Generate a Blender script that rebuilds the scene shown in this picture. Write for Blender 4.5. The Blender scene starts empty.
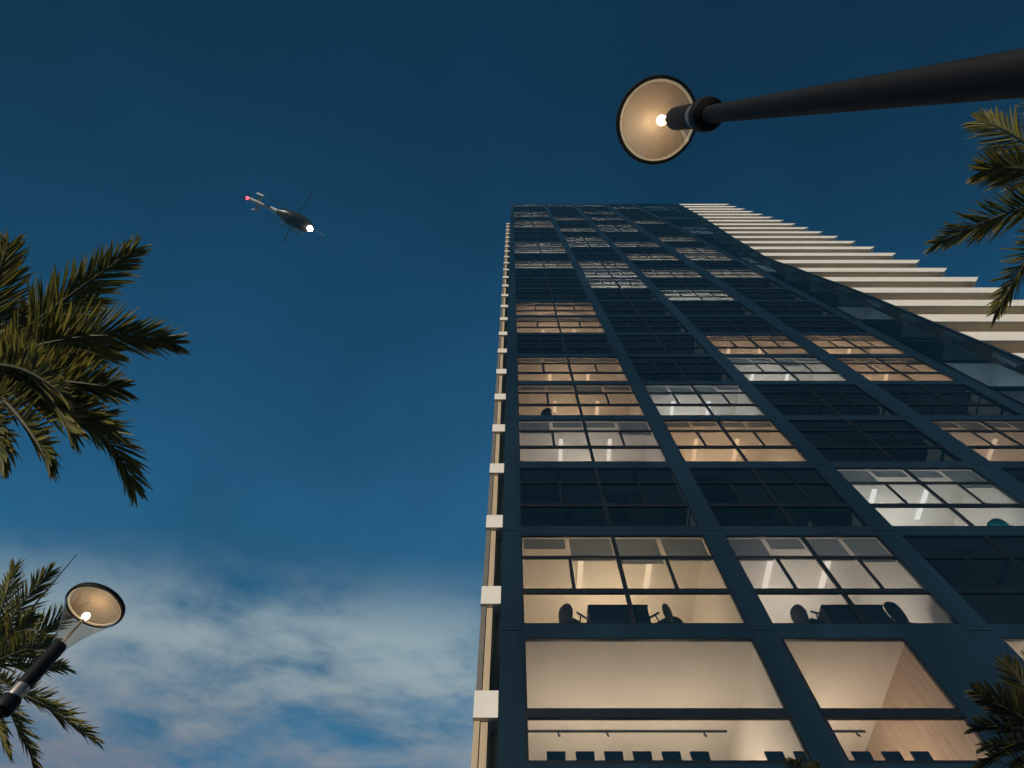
import bpy, math, random
from mathutils import Vector, Matrix

R = math.radians
random.seed(7)
scene = bpy.context.scene
col = scene.collection

# ------------------------------------------------------------------ camera
F_PX = 568.9                      # 20 mm lens at 1024 px
PITCH = math.atan2(F_PX, 244.0)   # zenith appears 244 px above the picture's centre
SP, CP = math.sin(PITCH), math.cos(PITCH)
EYE = 1.6
cam_data = bpy.data.cameras.new('camera')
cam = bpy.data.objects.new('camera', cam_data)
col.objects.link(cam)
cam_data.sensor_width = 36.0
cam_data.lens = F_PX / 1024 * 36.0
cam_data.clip_start = 0.05
cam_data.clip_end = 8000
cam.location = (0, 0, EYE)
cam.rotation_euler = (R(90) + PITCH, 0, 0)
scene.camera = cam


def at(px, py, depth):
    """World point seen at a pixel, depth metres along the viewing axis."""
    x = (px - 512) / F_PX * depth
    y = (384 - py) / F_PX * depth
    return Vector((x, CP * depth - SP * y, EYE + SP * depth + CP * y))


# ------------------------------------------------------------------ helpers
class MB:
    def __init__(self):
        self.v, self.f, self.mi, self.mats, self.uvr = [], [], [], [], []
        self.cur = 0

    def face(self, idx):
        self.f.append(idx); self.mi.append(self.cur)

    def box(self, x0, x1, y0, y1, z0, z1):
        b = len(self.v)
        self.v += [(x0, y0, z0), (x1, y0, z0), (x1, y1, z0), (x0, y1, z0),
                   (x0, y0, z1), (x1, y0, z1), (x1, y1, z1), (x0, y1, z1)]
        for q in ((0, 3, 2, 1), (4, 5, 6, 7), (0, 1, 5, 4), (1, 2, 6, 5), (2, 3, 7, 6), (3, 0, 4, 7)):
            self.face([b + i for i in q])
        return self

    def hexa(self, pts):
        b = len(self.v)
        self.v += [tuple(p) for p in pts]
        for q in ((0, 3, 2, 1), (4, 5, 6, 7), (0, 1, 5, 4), (1, 2, 6, 5), (2, 3, 7, 6), (3, 0, 4, 7)):
            self.face([b + i for i in q])
        return self

    def tube(self, pts, radii, n=10, caps=True):
        pts = [Vector(p) for p in pts]
        if not isinstance(radii, (list, tuple)):
            radii = [radii] * len(pts)
        b0 = len(self.v)
        up = None
        for i, p in enumerate(pts):
            t = (pts[min(i + 1, len(pts) - 1)] - pts[max(i - 1, 0)]).normalized()
            if up is None:
                up = Vector((0, 0, 1)) if abs(t.z) < .9 else Vector((1, 0, 0))
            s = t.cross(up)
            if s.length < 1e-4:
                s = t.cross(Vector((0, 1, 0)))
            s.normalize()
            u = s.cross(t).normalized()
            up = u
            for k in range(n):
                a = 2 * math.pi * k / n
                self.v.append(tuple(p + (s * math.cos(a) + u * math.sin(a)) * radii[i]))
        for i in range(len(pts) - 1):
            for k in range(n):
                a, c = b0 + i * n + k, b0 + i * n + (k + 1) % n
                self.face([a, c, c + n, a + n])
        if caps:
            self.face([b0 + k for k in range(n)][::-1])
            e = b0 + (len(pts) - 1) * n
            self.face([e + k for k in range(n)])
        return self

    def lathe(self, prof, cx=0, cy=0, n=32, closed=False):
        b0 = len(self.v)
        m = len(prof)
        for r, z in prof:
            for k in range(n):
                a = 2 * math.pi * k / n
                self.v.append((cx + r * math.cos(a), cy + r * math.sin(a), z))
        for i in range(m if closed else m - 1):
            j = (i + 1) % m
            for k in range(n):
                l = (k + 1) % n
                self.face([b0 + i * n + k, b0 + i * n + l, b0 + j * n + l, b0 + j * n + k])
        return self

    def prism(self, outline, axis, a, b):
        """Outline of 2-D points extruded along axis 0/1/2 from a to b."""
        n = len(outline)
        b0 = len(self.v)
        for w in (a, b):
            for (p, q) in outline:
                c = [p, q]
                c.insert(axis, w)
                self.v.append(tuple(c))
        self.face([b0 + i for i in range(n)])
        self.face([b0 + n + i for i in range(n)][::-1])
        for i in range(n):
            j = (i + 1) % n
            self.face([b0 + i, b0 + n + i, b0 + n + j, b0 + j])
        return self

    def ellipsoid(self, c, r, nu=20, nv=12):
        prof = []
        b0 = len(self.v)
        for i in range(nv + 1):
            th = math.pi * i / nv
            for k in range(nu):
                a = 2 * math.pi * k / nu
                self.v.append((c[0] + r[0] * math.sin(th) * math.cos(a), c[1] + r[1] * math.sin(th) * math.sin(a), c[2] + r[2] * math.cos(th)))
        for i in range(nv):
            for k in range(nu):
                l = (k + 1) % nu
                self.face([b0 + i * nu + k, b0 + i * nu + l, b0 + (i + 1) * nu + l, b0 + (i + 1) * nu + k])
        return self

    def build(self, name, mat, parent=None, smooth=False, recalc=True, origin=None):
        me = bpy.data.meshes.new(name)
        vs = self.v
        if origin is not None:
            vs = [(x - origin[0], y - origin[1], z - origin[2]) for x, y, z in vs]
        me.from_pydata(vs, [], self.f)
        for m in (mat if isinstance(mat, (list, tuple)) else [mat]):
            me.materials.append(m)
        for p, mi in zip(me.polygons, self.mi):
            p.material_index = mi
            p.use_smooth = smooth
        if recalc:
            import bmesh
            bm = bmesh.new(); bm.from_mesh(me)
            bmesh.ops.recalc_face_normals(bm, faces=bm.faces)
            bm.to_mesh(me); bm.free()
        me.update()
        if smooth:
            try:
                me.set_sharp_from_angle(angle=R(40))
            except Exception:
                pass
        o = bpy.data.objects.new(name, me)
        col.objects.link(o)
        if parent is not None:
            o.parent = parent
        if origin is not None:
            o.location = origin
        return o


def tag(o, label=None, cat=None, group=None, kind=None):
    if label: o['label'] = label
    if cat: o['category'] = cat
    if group: o['group'] = group
    if kind: o['kind'] = kind
    return o


def empty(name, loc, rz=0.0):
    o = bpy.data.objects.new(name, None)
    o.empty_display_size = .3
    col.objects.link(o)
    o.location = loc
    o.rotation_euler = (0, 0, rz)
    return o


def copy_tree(o, parent=None):
    c = o.copy()
    col.objects.link(c)
    c.parent = parent
    for ch in list(o.children):
        copy_tree(ch, c)
    return c


# ------------------------------------------------------------------ materials
def new_mat(name):
    m = bpy.data.materials.new(name)
    m.use_nodes = True
    nt = m.node_tree
    return m, nt, nt.nodes['Principled BSDF']


def surf(name, rgb, rough=.5, metal=0.0, var=.12, scale=3.0, bump=0.0, bscale=40.0, spec=.5, stretch=None):
    """Principled with uneven colour and roughness from noise."""
    m, nt, b = new_mat(name)
    tc = nt.nodes.new('ShaderNodeTexCoord')
    mp = nt.nodes.new('ShaderNodeMapping')
    nt.links.new(tc.outputs['Object'], mp.inputs['Vector'])
    if stretch: mp.inputs['Scale'].default_value = stretch
    n = nt.nodes.new('ShaderNodeTexNoise')
    n.inputs['Scale'].default_value = scale
    n.inputs['Detail'].default_value = 6
    n.inputs['Roughness'].default_value = .62
    nt.links.new(mp.outputs[0], n.inputs['Vector'])
    r = nt.nodes.new('ShaderNodeValToRGB')
    e = r.color_ramp.elements
    e[0].position, e[1].position = .3, .7
    e[0].color = tuple(c * (1 - var) for c in rgb) + (1,)
    e[1].color = tuple(min(1, c * (1 + var)) for c in rgb) + (1,)
    nt.links.new(n.outputs['Fac'], r.inputs['Fac'])
    nt.links.new(r.outputs['Color'], b.inputs['Base Color'])
    mr = nt.nodes.new('ShaderNodeMapRange')
    mr.inputs['To Min'].default_value = max(0, rough - .08)
    mr.inputs['To Max'].default_value = min(1, rough + .08)
    nt.links.new(n.outputs['Fac'], mr.inputs['Value'])
    nt.links.new(mr.outputs[0], b.inputs['Roughness'])
    b.inputs['Metallic'].default_value = metal
    b.inputs['Specular IOR Level'].default_value = spec
    if bump:
        n2 = nt.nodes.new('ShaderNodeTexNoise')
        n2.inputs['Scale'].default_value = bscale
        n2.inputs['Detail'].default_value = 4
        nt.links.new(mp.outputs[0], n2.inputs['Vector'])
        bp = nt.nodes.new('ShaderNodeBump')
        bp.inputs['Strength'].default_value = bump
        bp.inputs['Distance'].default_value = .02
        nt.links.new(n2.outputs['Fac'], bp.inputs['Height'])
        nt.links.new(bp.outputs[0], b.inputs['Normal'])
    return m


def glow(name, rgb, strength):
    m = bpy.data.materials.new(name); m.use_nodes = True
    nt = m.node_tree; nt.nodes.clear()
    e = nt.nodes.new('ShaderNodeEmission')
    e.inputs['Color'].default_value = rgb + (1,)
    e.inputs['Strength'].default_value = strength
    o = nt.nodes.new('ShaderNodeOutputMaterial')
    nt.links.new(e.outputs[0], o.inputs['Surface'])
    return m


def pane_glass(name, tint, ior=1.5, rough=0.0, refl=(1, 1, 1), wave=0.0, grazing=.6):
    """Thin architectural glass: tinted see-through plus a Fresnel reflection."""
    m = bpy.data.materials.new(name); m.use_nodes = True
    nt = m.node_tree; nt.nodes.clear()
    t = nt.nodes.new('ShaderNodeBsdfTransparent'); t.inputs['Color'].default_value = tint + (1,)
    g = nt.nodes.new('ShaderNodeBsdfGlossy'); g.inputs['Color'].default_value = refl + (1,); g.inputs['Roughness'].default_value = rough
    # Schlick reflectance, the same from either face of the sheet, counted once on the outer face
    ge = nt.nodes.new('ShaderNodeNewGeometry')
    dt = nt.nodes.new('ShaderNodeVectorMath'); dt.operation = 'DOT_PRODUCT'
    nt.links.new(ge.outputs['Normal'], dt.inputs[0]); nt.links.new(ge.outputs['Incoming'], dt.inputs[1])
    r0 = 2 * ((ior - 1) / (ior + 1)) ** 2

    def mnode(op, a, b_=None):
        n = nt.nodes.new('ShaderNodeMath'); n.operation = op
        for i, w in enumerate((a, b_)):
            if w is None: continue
            if isinstance(w, (int, float)): n.inputs[i].default_value = w
            else: nt.links.new(w, n.inputs[i])
        return n.outputs[0]
    ca = mnode('ABSOLUTE', dt.outputs['Value'])
    f5 = mnode('POWER', mnode('SUBTRACT', 1.0, ca), 5.0)
    fac = mnode('ADD', mnode('MULTIPLY', f5, grazing), r0)
    fac = mnode('MULTIPLY', fac, mnode('SUBTRACT', 1.0, ge.outputs['Backfacing']))
    mx = nt.nodes.new('ShaderNodeMixShader')
    o = nt.nodes.new('ShaderNodeOutputMaterial')
    nt.links.new(fac, mx.inputs[0]); nt.links.new(t.outputs[0], mx.inputs[1]); nt.links.new(g.outputs[0], mx.inputs[2])
    nt.links.new(mx.outputs[0], o.inputs['Surface'])
    if wave:
        tc = nt.nodes.new('ShaderNodeTexCoord')
        n = nt.nodes.new('ShaderNodeTexNoise'); n.inputs['Scale'].default_value = .45
        nt.links.new(tc.outputs['Object'], n.inputs['Vector'])
        bp = nt.nodes.new('ShaderNodeBump'); bp.inputs['Strength'].default_value = wave; bp.inputs['Distance'].default_value = .03
        nt.links.new(n.outputs['Fac'], bp.inputs['Height']); nt.links.new(bp.outputs[0], g.inputs['Normal'])
    return m


M = {}
M['frame'] = surf('navy_aluminium', (.0085, .023, .041), rough=.30, var=.28, scale=.5, spec=.6, stretch=(1.5, 1.5, .25))
M['mullion'] = surf('dark_mullion', (.005, .010, .017), rough=.45, var=.12, scale=1.0, spec=.4)
M['glass'] = pane_glass('office_glass', (.52, .56, .58), ior=1.95, wave=.006, grazing=.22)
M['corner_glass'] = pane_glass('corner_glass', (.36, .44, .49), ior=1.6, wave=.02, grazing=.35)
M['white'] = surf('white_render', (.78, .75, .70), rough=.6, var=.05, scale=1.2, bump=.05)
M['soffit'] = surf('soffit_render', (.68, .61, .51), rough=.7, var=.08, scale=1.5)
M['beige'] = surf('beige_panel', (.50, .40, .27), rough=.6, var=.10, scale=2.0, stretch=(6, 6, .6))
M['greige'] = surf('grey_panel', (.16, .15, .14), rough=.6, var=.10, scale=2.0)
M['plaster'] = surf('room_plaster', (.78, .75, .70), rough=.8, var=.04, scale=1.5)
M['carpet'] = surf('room_carpet', (.22, .21, .20), rough=.9, var=.2, scale=30)
M['blind'] = None
M['black'] = surf('black_plastic', (.018, .022, .028), rough=.45, var=.2, scale=8)
M['mesh'] = surf('grey_mesh_fabric', (.06, .068, .075), rough=.8, var=.2, scale=60)
M['navy'] = surf('navy_upholstery', (.022, .042, .062), rough=.7, var=.15, scale=30)
M['teal'] = surf('teal_fabric', (.02, .55, .62), rough=.75, var=.1, scale=30)
M['pole'] = surf('black_painted_steel', (.0035, .0045, .006), rough=.6, var=.3, scale=9, spec=.25)
M['steel'] = surf('brushed_steel', (.42, .40, .37), rough=.35, metal=.8, var=.12, scale=10, stretch=(1, 1, 20))
M['concrete'] = surf('podium_concrete', (.20, .20, .20), rough=.8, var=.15, scale=1.0, bump=.2)

# roller-blind cloth lets some room light through
m, nt, b = new_mat('blind_cloth')
tcn = nt.nodes.new('ShaderNodeTexCoord'); nz = nt.nodes.new('ShaderNodeTexNoise'); nz.inputs['Scale'].default_value = 90
nt.links.new(tcn.outputs['Object'], nz.inputs['Vector'])
rp = nt.nodes.new('ShaderNodeValToRGB')
rp.color_ramp.elements[0].color = (.38, .42, .45, 1); rp.color_ramp.elements[1].color = (.48, .52, .55, 1)
nt.links.new(nz.outputs['Fac'], rp.inputs['Fac'])
df = nt.nodes.new('ShaderNodeBsdfDiffuse'); tl = nt.nodes.new('ShaderNodeBsdfTranslucent'); mx = nt.nodes.new('ShaderNodeMixShader')
nt.links.new(rp.outputs[0], df.inputs['Color']); nt.links.new(rp.outputs[0], tl.inputs['Color'])
mx.inputs[0].default_value = .82
nt.links.new(df.outputs[0], mx.inputs[1]); nt.links.new(tl.outputs[0], mx.inputs[2])
nt.nodes.remove(b)
nt.links.new(mx.outputs[0], nt.nodes['Material Output'].inputs['Surface'])
M['blind'] = m

# oak boards of the lobby's side wall
m, nt, b = new_mat('oak_boards')
tcn = nt.nodes.new('ShaderNodeTexCoord'); mp = nt.nodes.new('ShaderNodeMapping')
mp.inputs['Scale'].default_value = (1, 4.2, .35)
nt.links.new(tcn.outputs['Object'], mp.inputs['Vector'])
nz = nt.nodes.new('ShaderNodeTexNoise'); nz.inputs['Scale'].default_value = 2.6; nz.inputs['Detail'].default_value = 7; nz.inputs['Distortion'].default_value = .4
nt.links.new(mp.outputs[0], nz.inputs['Vector'])
rp = nt.nodes.new('ShaderNodeValToRGB')
rp.color_ramp.elements[0].position = .3; rp.color_ramp.elements[1].position = .72
rp.color_ramp.elements[0].color = (.40, .29, .21, 1); rp.color_ramp.elements[1].color = (.58, .46, .36, 1)
nt.links.new(nz.outputs['Fac'], rp.inputs['Fac'])
wv = nt.nodes.new('ShaderNodeTexWave'); wv.inputs['Scale'].default_value = 1.6; wv.bands_direction = 'Y'; wv.wave_profile = 'SAW'
nt.links.new(tcn.outputs['Object'], wv.inputs['Vector'])
r2 = nt.nodes.new('ShaderNodeValToRGB'); r2.color_ramp.elements[0].position = 0; r2.color_ramp.elements[1].position = .05
r2.color_ramp.elements[0].color = (.45, .45, .45, 1); r2.color_ramp.elements[1].color = (1, 1, 1, 1)
nt.links.new(wv.outputs['Fac'], r2.inputs['Fac'])
ml = nt.nodes.new('ShaderNodeMixRGB'); ml.blend_type = 'MULTIPLY'; ml.inputs[0].default_value = 1
nt.links.new(rp.outputs[0], ml.inputs[1]); nt.links.new(r2.outputs[0], ml.inputs[2])
nt.links.new(ml.outputs[0], b.inputs['Base Color']); b.inputs['Roughness'].default_value = .55
M['oak'] = m

# ------------------------------------------------------------------ the tower
D = 10.24                        # distance of the facade
K = D / SP                       # metres of X per unit of image slope, on the facade
C0 = 1000.0 / (244 * (1 + (F_PX / 244) ** 2))   # 1000/t at eye level
FLOOR = 3.6


def hz(inv_t):                   # height above ground of a facade line seen at 1000/t
    return (inv_t - C0) / .522 * FLOOR + EYE


def H(k):                        # floor level of storey k (0 = first office floor)
    return hz(2.075 + .522 * k)


N_FL = 26
GLZ = D + .035                   # glass plane
ROOM0 = D + .085                  # where rooms start
BAYS = [(.0246, .4815), (.540, .923), (.986, 1.404), (1.490, 1.854)]
BAYS = [(a * K - .02, b * K + .04) for a, b in BAYS]
X_LEFT = -.0236 * K
X_COL5 = 1.938 * K

LIT = {}                         # (storey, bay): colour, strength


def lit(bay, spec):
    for tok in spec.split():
        c, k = tok[0], int(tok[1:])
        LIT[(k, bay)] = c


lit(0, 'c0 p2 o3 o4 o6 o7 d11 w13 w14 d18 d19 w21 d22 w25')
lit(1, 'p0 o2 w3 w9 w10 d11 w14 d15 d17 d20 d25')
lit(2, 'w1 w4 o5 w8 d10 d12 d14 w17 d18 w20 d22 w25')
lit(3, 'b2 o4 o5 d10 d12 d13 d15 d19 d24')
COL = {'c': ((1, .64, .37), 2.0), 'p': ((1, .76, .60), 1.55), 'o': ((1, .58, .32), 1.55), 'w': ((1, .87, .76), 1.6),
       'd': ((1, .80, .63), 1.3), 'b': ((1, .62, .40), .85)}
M['fix'] = {c: glow('light_bar_' + n, COL[c][0], 2.6 * COL[c][1]**.5) for c, n in
            zip('cpowdb', ('cream', 'pale', 'orange', 'white', 'dim', 'brown'))}
M['fix_off'] = surf('unlit_light_bar', (.5, .5, .5), rough=.5, var=.03)

tower = empty('office_tower', (0, D, 0))
tag(tower, 'tall dark glass office tower with scattered lit rooms and white balcony bands on its right', 'tower')


def tp(mb, name, mat, parent=None, smooth=False):
    """Build a part of the tower, given in world coordinates, under the tower."""
    o = mb.build(name, mat, None, smooth)
    if parent is None:
        o.parent = tower
        o.location = Vector(o.location) - Vector((0, D, 0))
    else:
        o.parent = parent
    return o


Z_TOP = H(N_FL) + .15
Z_LOB = hz(1.553)                # lobby floor
Z_SILL = hz(1.613)

# columns
edges = [(X_LEFT, BAYS[0][0]), (BAYS[0][1], BAYS[1][0]), (BAYS[1][1], BAYS[2][0]), (BAYS[2][1], BAYS[3][0]), (BAYS[3][1], X_COL5)]
for i, (a, c) in enumerate(edges):
    mb = MB()
    mb.box(a + .003, c - .003, D + .018, D + .14, 0, Z_TOP - .01)
    zz = [0, 2.4, 4.8] + [H(j) - .25 for j in range(-1, N_FL + 1)] + [Z_TOP]
    for z0, z1 in zip(zz, zz[1:]):             # clad in one sheet per storey, open joints between
        mb.box(a, c, D, D + .016, z0 + .009, z1 - .009)
    tp(mb, 'column', M['frame'])
# spandrels, one per storey
for k in range(0, N_FL + 1):
    mb = MB()
    z1 = H(k) - .055
    z0 = H(k) - .45
    for (a, c) in BAYS:
        mb.box(a - .02, c + .02, D + .004, D + .082, z0, z1)
    tp(mb, 'spandrel', M['frame'])


def window_mesh(x0, x1, zf, mb):
    """Frame bars of one office window: two transoms, centre and quarter mullions."""
    w = x1 - x0
    zt = zf + 3.6 - .452
    y0, y1 = GLZ - .028, GLZ + .03
    z_tr1 = zf + 1.02            # top of lower row
    z_tr2 = zf + 2.22
    b = .055
    xm = (x0 + x1) / 2
    mb.box(x0, x1, y0, y1, z_tr1 - .10, z_tr1 + .06)
    mb.box(x0, x1, y0, y1, z_tr2 - .02, z_tr2 + .07)
    mb.box(x0, x1, y0 + .004, y1 - .004, zt - .035, zt)
    mb.box(x0, x1, y0 + .004, y1 - .004, zf - .053, zf - .02)
    for xa in (x0, x1 - .03):
        mb.box(xa, xa + .03, y0 + .008, y1 - .008, zf - .02, zt - .035)
    mb.box(xm - b, xm + b, y0 - .004, y1 - .012, zf - .02, zt - .035)
    for xq in (x0 + w * .25, x0 + w * .75):
        mb.box(xq - b * .8, xq + b * .8, y0 + .012, y1 - .014, z_tr1 + .06, z_tr2 - .02)
    return xm, zt


def panes_mesh(x0, x1, zf, mb):
    zt = zf + 3.6 - .452
    xm = (x0 + x1) / 2
    for a, c in ((x0 + .01, xm - .02), (xm + .02, x1 - .01)):
        for za, zc in ((zf - .03, zf + .97), (zf + 1.03, zf + 2.22), (zf + 2.26, zt - .02)):
            mb.box(a, c, GLZ - .006, GLZ + .006, za, zc)


def room_mesh(x0, x1, zf, mb, depth=5.2):
    """Open-fronted room: walls and ceiling (slot 0), floor (slot 1)."""
    a, c, y0, y1, z0, z1 = x0 - .06, x1 + .06, ROOM0, ROOM0 + depth, zf - .01, zf + 3.6 - .44
    t = .09
    mb.cur = 0
    mb.box(a - t, c + t, y0, y1 + t, z1, z1 + t)
    mb.box(a - t, a, y0, y1, z0, z1)
    mb.box(c, c + t, y0, y1, z0, z1)
    mb.box(a - t, c + t, y1, y1 + t, z0, z1)
    # door leaf frame and shelving strip on the back wall give the room some scale
    mb.cur = 1
    mb.box(a - t, c + t, y0, y1 + t, z0 - t, z0)
    mb.cur = 0
    return z1


def place_lamp(x, y, z, colr, power, parent, radius=.25):
    ld = bpy.data.lights.new('room_lamp', 'POINT')
    ld.color = colr; ld.energy = power; ld.shadow_soft_size = radius
    o = bpy.data.objects.new('room_lamp', ld)
    col.objects.link(o)
    o.parent = parent
    o.location = (x, y, z)
    return o


bar_mb = MB().box(-.075, .075, 0, 1.25, -.05, 0)
bar_protos = {}
PW = 270.0
blind_proto = {}
rng = random.Random(21)
for k in range(N_FL - 1):
    for b, (x0, x1) in enumerate(BAYS):
        if b == 3 and k == 0:
            continue
        zf = H(k)
        w = x1 - x0
        mb = MB(); xm, zt = window_mesh(x0, x1, zf, mb)
        win = tp(mb, 'window', M['mullion'])
        mb = MB(); panes_mesh(x0, x1, zf, mb)
        tp(mb, 'pane', M['glass'], win)
        key = LIT.get((k, b))
        # blinds, lowered to different heights
        for q in range(4):
            xa = x0 + w * q / 4 + .07
            xb = x0 + w * (q + 1) / 4 - .07
            drop = rng.choice((.38, .42, .86, .90, .95, 1.02)) if key in ('p', 'w', 'c', 'b') else rng.choice((.30, .38, .40, .42, .86))
            if key is None: drop = rng.choice((.4, .86, .9, 1.4, 1.9, 2.3))
            mb = MB()
            mb.box(xa, xb, GLZ + .075, GLZ + .083, zt - drop, zt - .03)
            mb.box(xa, xb, GLZ + .065, GLZ + .093, zt - drop - .02, zt - drop)
            tp(mb, 'blind', M['blind'], win)
        mb = MB(); zc = room_mesh(x0, x1, zf, mb)
        room = tp(mb, 'room', [M['plaster'], M['carpet']])
        for fx in (.335, .72):
            if key not in bar_protos:
                me = bar_mb.build('ceiling_light', M['fix'][key] if key else M['fix_off'], None)
                bar_protos[key] = me
                o = me
            else:
                o = bar_protos[key].copy(); col.objects.link(o)
            o.parent = room
            o.location = (x0 + w * fx, ROOM0 + .78, zc - .004)
        if key:
            c, s = COL[key]
            place_lamp(xm, ROOM0 + 2.3, zc - 2.0, c, PW * s * rng.uniform(.92, 1.08), room, .3)

# topmost storey, a few pixels high: one band of windows and one of rooms
k = N_FL - 1
mbw, mbp, mbr = MB(), MB(), MB()
for b, (x0, x1) in enumerate(BAYS):
    window_mesh(x0, x1, H(k), mbw); panes_mesh(x0, x1, H(k), mbp); zc = room_mesh(x0, x1, H(k), mbr)
win = tp(mbw, 'upper_window', M['mullion']); win['kind'] = 'stuff'
tp(mbp, 'upper_pane', M['glass'], win)['kind'] = 'stuff'
rm = tp(mbr, 'upper_room', [M['plaster'], M['carpet']]); rm['kind'] = 'stuff'
for b, (x0, x1) in enumerate(BAYS):
    key = LIT.get((k, b))
    if key:
        place_lamp((x0 + x1) / 2, ROOM0 + 2.3, zc - 2.0, COL[key][0], PW * COL[key][1], rm, .3)

# lobby storey
LOB = [(BAYS[0][0], BAYS[0][1]), (.540 * K, .789 * K), (.980 * K, BAYS[2][1])]
Z_LC = H(0) - .452               # lobby ceiling
for i, (x0, x1) in enumerate(LOB):
    mb = MB()
    zt0, zt1 = hz(1.733), hz(1.761)
    mb.box(x0, x1, GLZ - .03, GLZ + .06, zt0, zt1)
    mb.box(x0, x1, GLZ - .028, GLZ + .05, Z_SILL - .06, Z_SILL)
    mb.box(x0, x1, GLZ - .028, GLZ + .05, Z_LC - .035, Z_LC)
    for xa in (x0, x1 - .05):
        mb.box(xa, xa + .05, GLZ - .025, GLZ + .045, Z_SILL, Z_LC - .035)
    win = tp(mb, 'lobby_window', M['mullion'])
    mb = MB()
    mb.box(x0 + .01, x1 - .01, GLZ - .006, GLZ + .006, Z_SILL, zt0 + .01)
    mb.box(x0 + .01, x1 - .01, GLZ - .006, GLZ + .006, zt1 - .01, Z_LC - .02)
    tp(mb, 'pane', M['glass'], win)
    mb = MB()
    a, c, y0, y1 = x0 - .05, x1 + .05, ROOM0, ROOM0 + 7.0
    mb.box(a - .1, c + .1, y0, y1, Z_LC, Z_LC + .1)
    mb.box(a - .1, a, y0, y1, Z_LOB, Z_LC)
    mb.box(a - .1, c + .1, y1, y1 + .1, Z_LOB, Z_LC)
    mb.cur = 2 if i == 1 else 0
    mb.box(c, c + .1, y0, y1, Z_LOB, Z_LC)
    mb.cur = 1
    mb.box(a - .1, c + .1, y0, y1 + .1, Z_LOB - .1, Z_LOB)
    room = tp(mb, 'lobby_room', [M['plaster'], M['carpet'], M['oak']])
    mb = MB()                    # black light track with small spots
    yt = ROOM0 + 2.95
    mb.box(x0 + .1, x1 - .15, yt, yt + .035, Z_LC - .05, Z_LC - .015)
    for f in (.12, .37, .62, .9):
        xs = x0 + (x1 - x0) * f
        mb.box(xs - .02, xs + .02, yt + .008, yt + .03, Z_LC - .016, Z_LC - .001)
    tr = tp(mb, 'light_track', M['black'], room)
    for f in (.17, .40, .86):
        xs = x0 + (x1 - x0) * f
        mb = MB().tube([(xs, yt + .02, Z_LC - .04), (xs, yt + .02, Z_LC - .10), (xs + .02, yt - .02, Z_LC - .17)], [.012, .024, .028], n=10)
        tp(mb, 'track_spot', M['black'], room)
    for f in ((.25, .75) if i != 1 else (.45,)):
        place_lamp(x0 + (x1 - x0) * f, ROOM0 + 2.4, Z_LC - 1.9, (1, .68, .45), 330 if i != 1 else 400, room, .35)
# sill walls and spandrels of the lobby storey
mb = MB()
for (a, c) in (BAYS[0], BAYS[1], BAYS[2], BAYS[3]):
    mb.box(a - .02, c + .02, D + .006, D + .083, hz(1.50), Z_SILL - .06)
mb.box(.789 * K, .980 * K + .0, D + .006, D + .145, Z_SILL - .05, Z_LC + .03)
mb.box(BAYS[3][0] - .01, BAYS[3][1] + .01, D + .008, D + .13, Z_SILL - .05, H(1) - .46)
tp(mb, 'lobby_wall', M['frame'])
# podium below
mb = MB()
mb.box(X_LEFT + .01, 38.0, D + .05, D + 18, 0, hz(1.50) - .003)
tp(mb, 'podium', M['concrete'])
# side wall, back wall and roof closing the tower
mb = MB()
mb.box(X_LEFT + .01, X_LEFT + .2, D + .142, D + 18, 0, Z_TOP)
tp(mb, 'side_wall', M['frame'])
mb = MB(); mb.box(X_LEFT, 38.0, D + 18.0, D + 18.3, 0, Z_TOP)
tp(mb, 'back_wall', M['concrete'])
mb = MB(); mb.box(X_LEFT + .02, 37.9, D + .33, D + 18.2, Z_TOP - .02, Z_TOP + .2)
tp(mb, 'roof', M['concrete'])

# glass corner with a curving right-hand edge, in front of the balcony bands
EDGE = [(15.9, 2.60), (13.0, 2.45), (11.76, 2.36), (10.2, 2.245), (8.40, 2.14), (7.81, 2.19), (6.56, 2.27), (5.57, 2.285), (4.66, 2.307), (3.6, 2.33), (0, 2.36)]


def edge_x(z):
    it = (z - EYE) / FLOOR * .522 + C0
    for (a, sa), (b_, sb) in zip(EDGE, EDGE[1:]):
        if it >= b_:
            f = max(0.0, min(1.0, (it - b_) / (a - b_)))
            return (sb + (sa - sb) * f) * K
    return EDGE[-1][1] * K


YC = D - .06
for k in range(0, N_FL):
    zf = H(k)
    mb = MB()
    for z0, z1 in ((zf + .015, zf + 3.59),):
        xa = X_COL5 - .22
        p = [(xa, YC, z0), (edge_x(z0), YC, z0), (edge_x(z0), YC + .014, z0), (xa, YC + .014, z0),
             (xa, YC, z1), (edge_x(z1), YC, z1), (edge_x(z1), YC + .014, z1), (xa, YC + .014, z1)]
        mb.hexa(p)
    tp(mb, 'corner_pane', M['corner_glass'])
mb = MB()
for k in range(0, N_FL * 2):
    z0, z1 = H(0) + k * 1.8, H(0) + (k + 1) * 1.8
    e0, e1 = edge_x(z0), edge_x(z1)
    mb.hexa([(e0 - .05, YC - .05, z0), (e0 + .12, YC - .05, z0), (e0 + .12, YC + .06, z0), (e0 - .05, YC + .06, z0),
             (e1 - .05, YC - .05, z1), (e1 + .12, YC - .05, z1), (e1 + .12, YC + .06, z1), (e1 - .05, YC + .06, z1)])
tp(mb, 'corner_edge', M['frame'])
CORNER_LIT = {17: 1.0, 18: .5, 11: .9, 12: .45, 7: .5, 4: 1.0, 3: .4, 21: .35, 24: .5, 25: .9}
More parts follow.
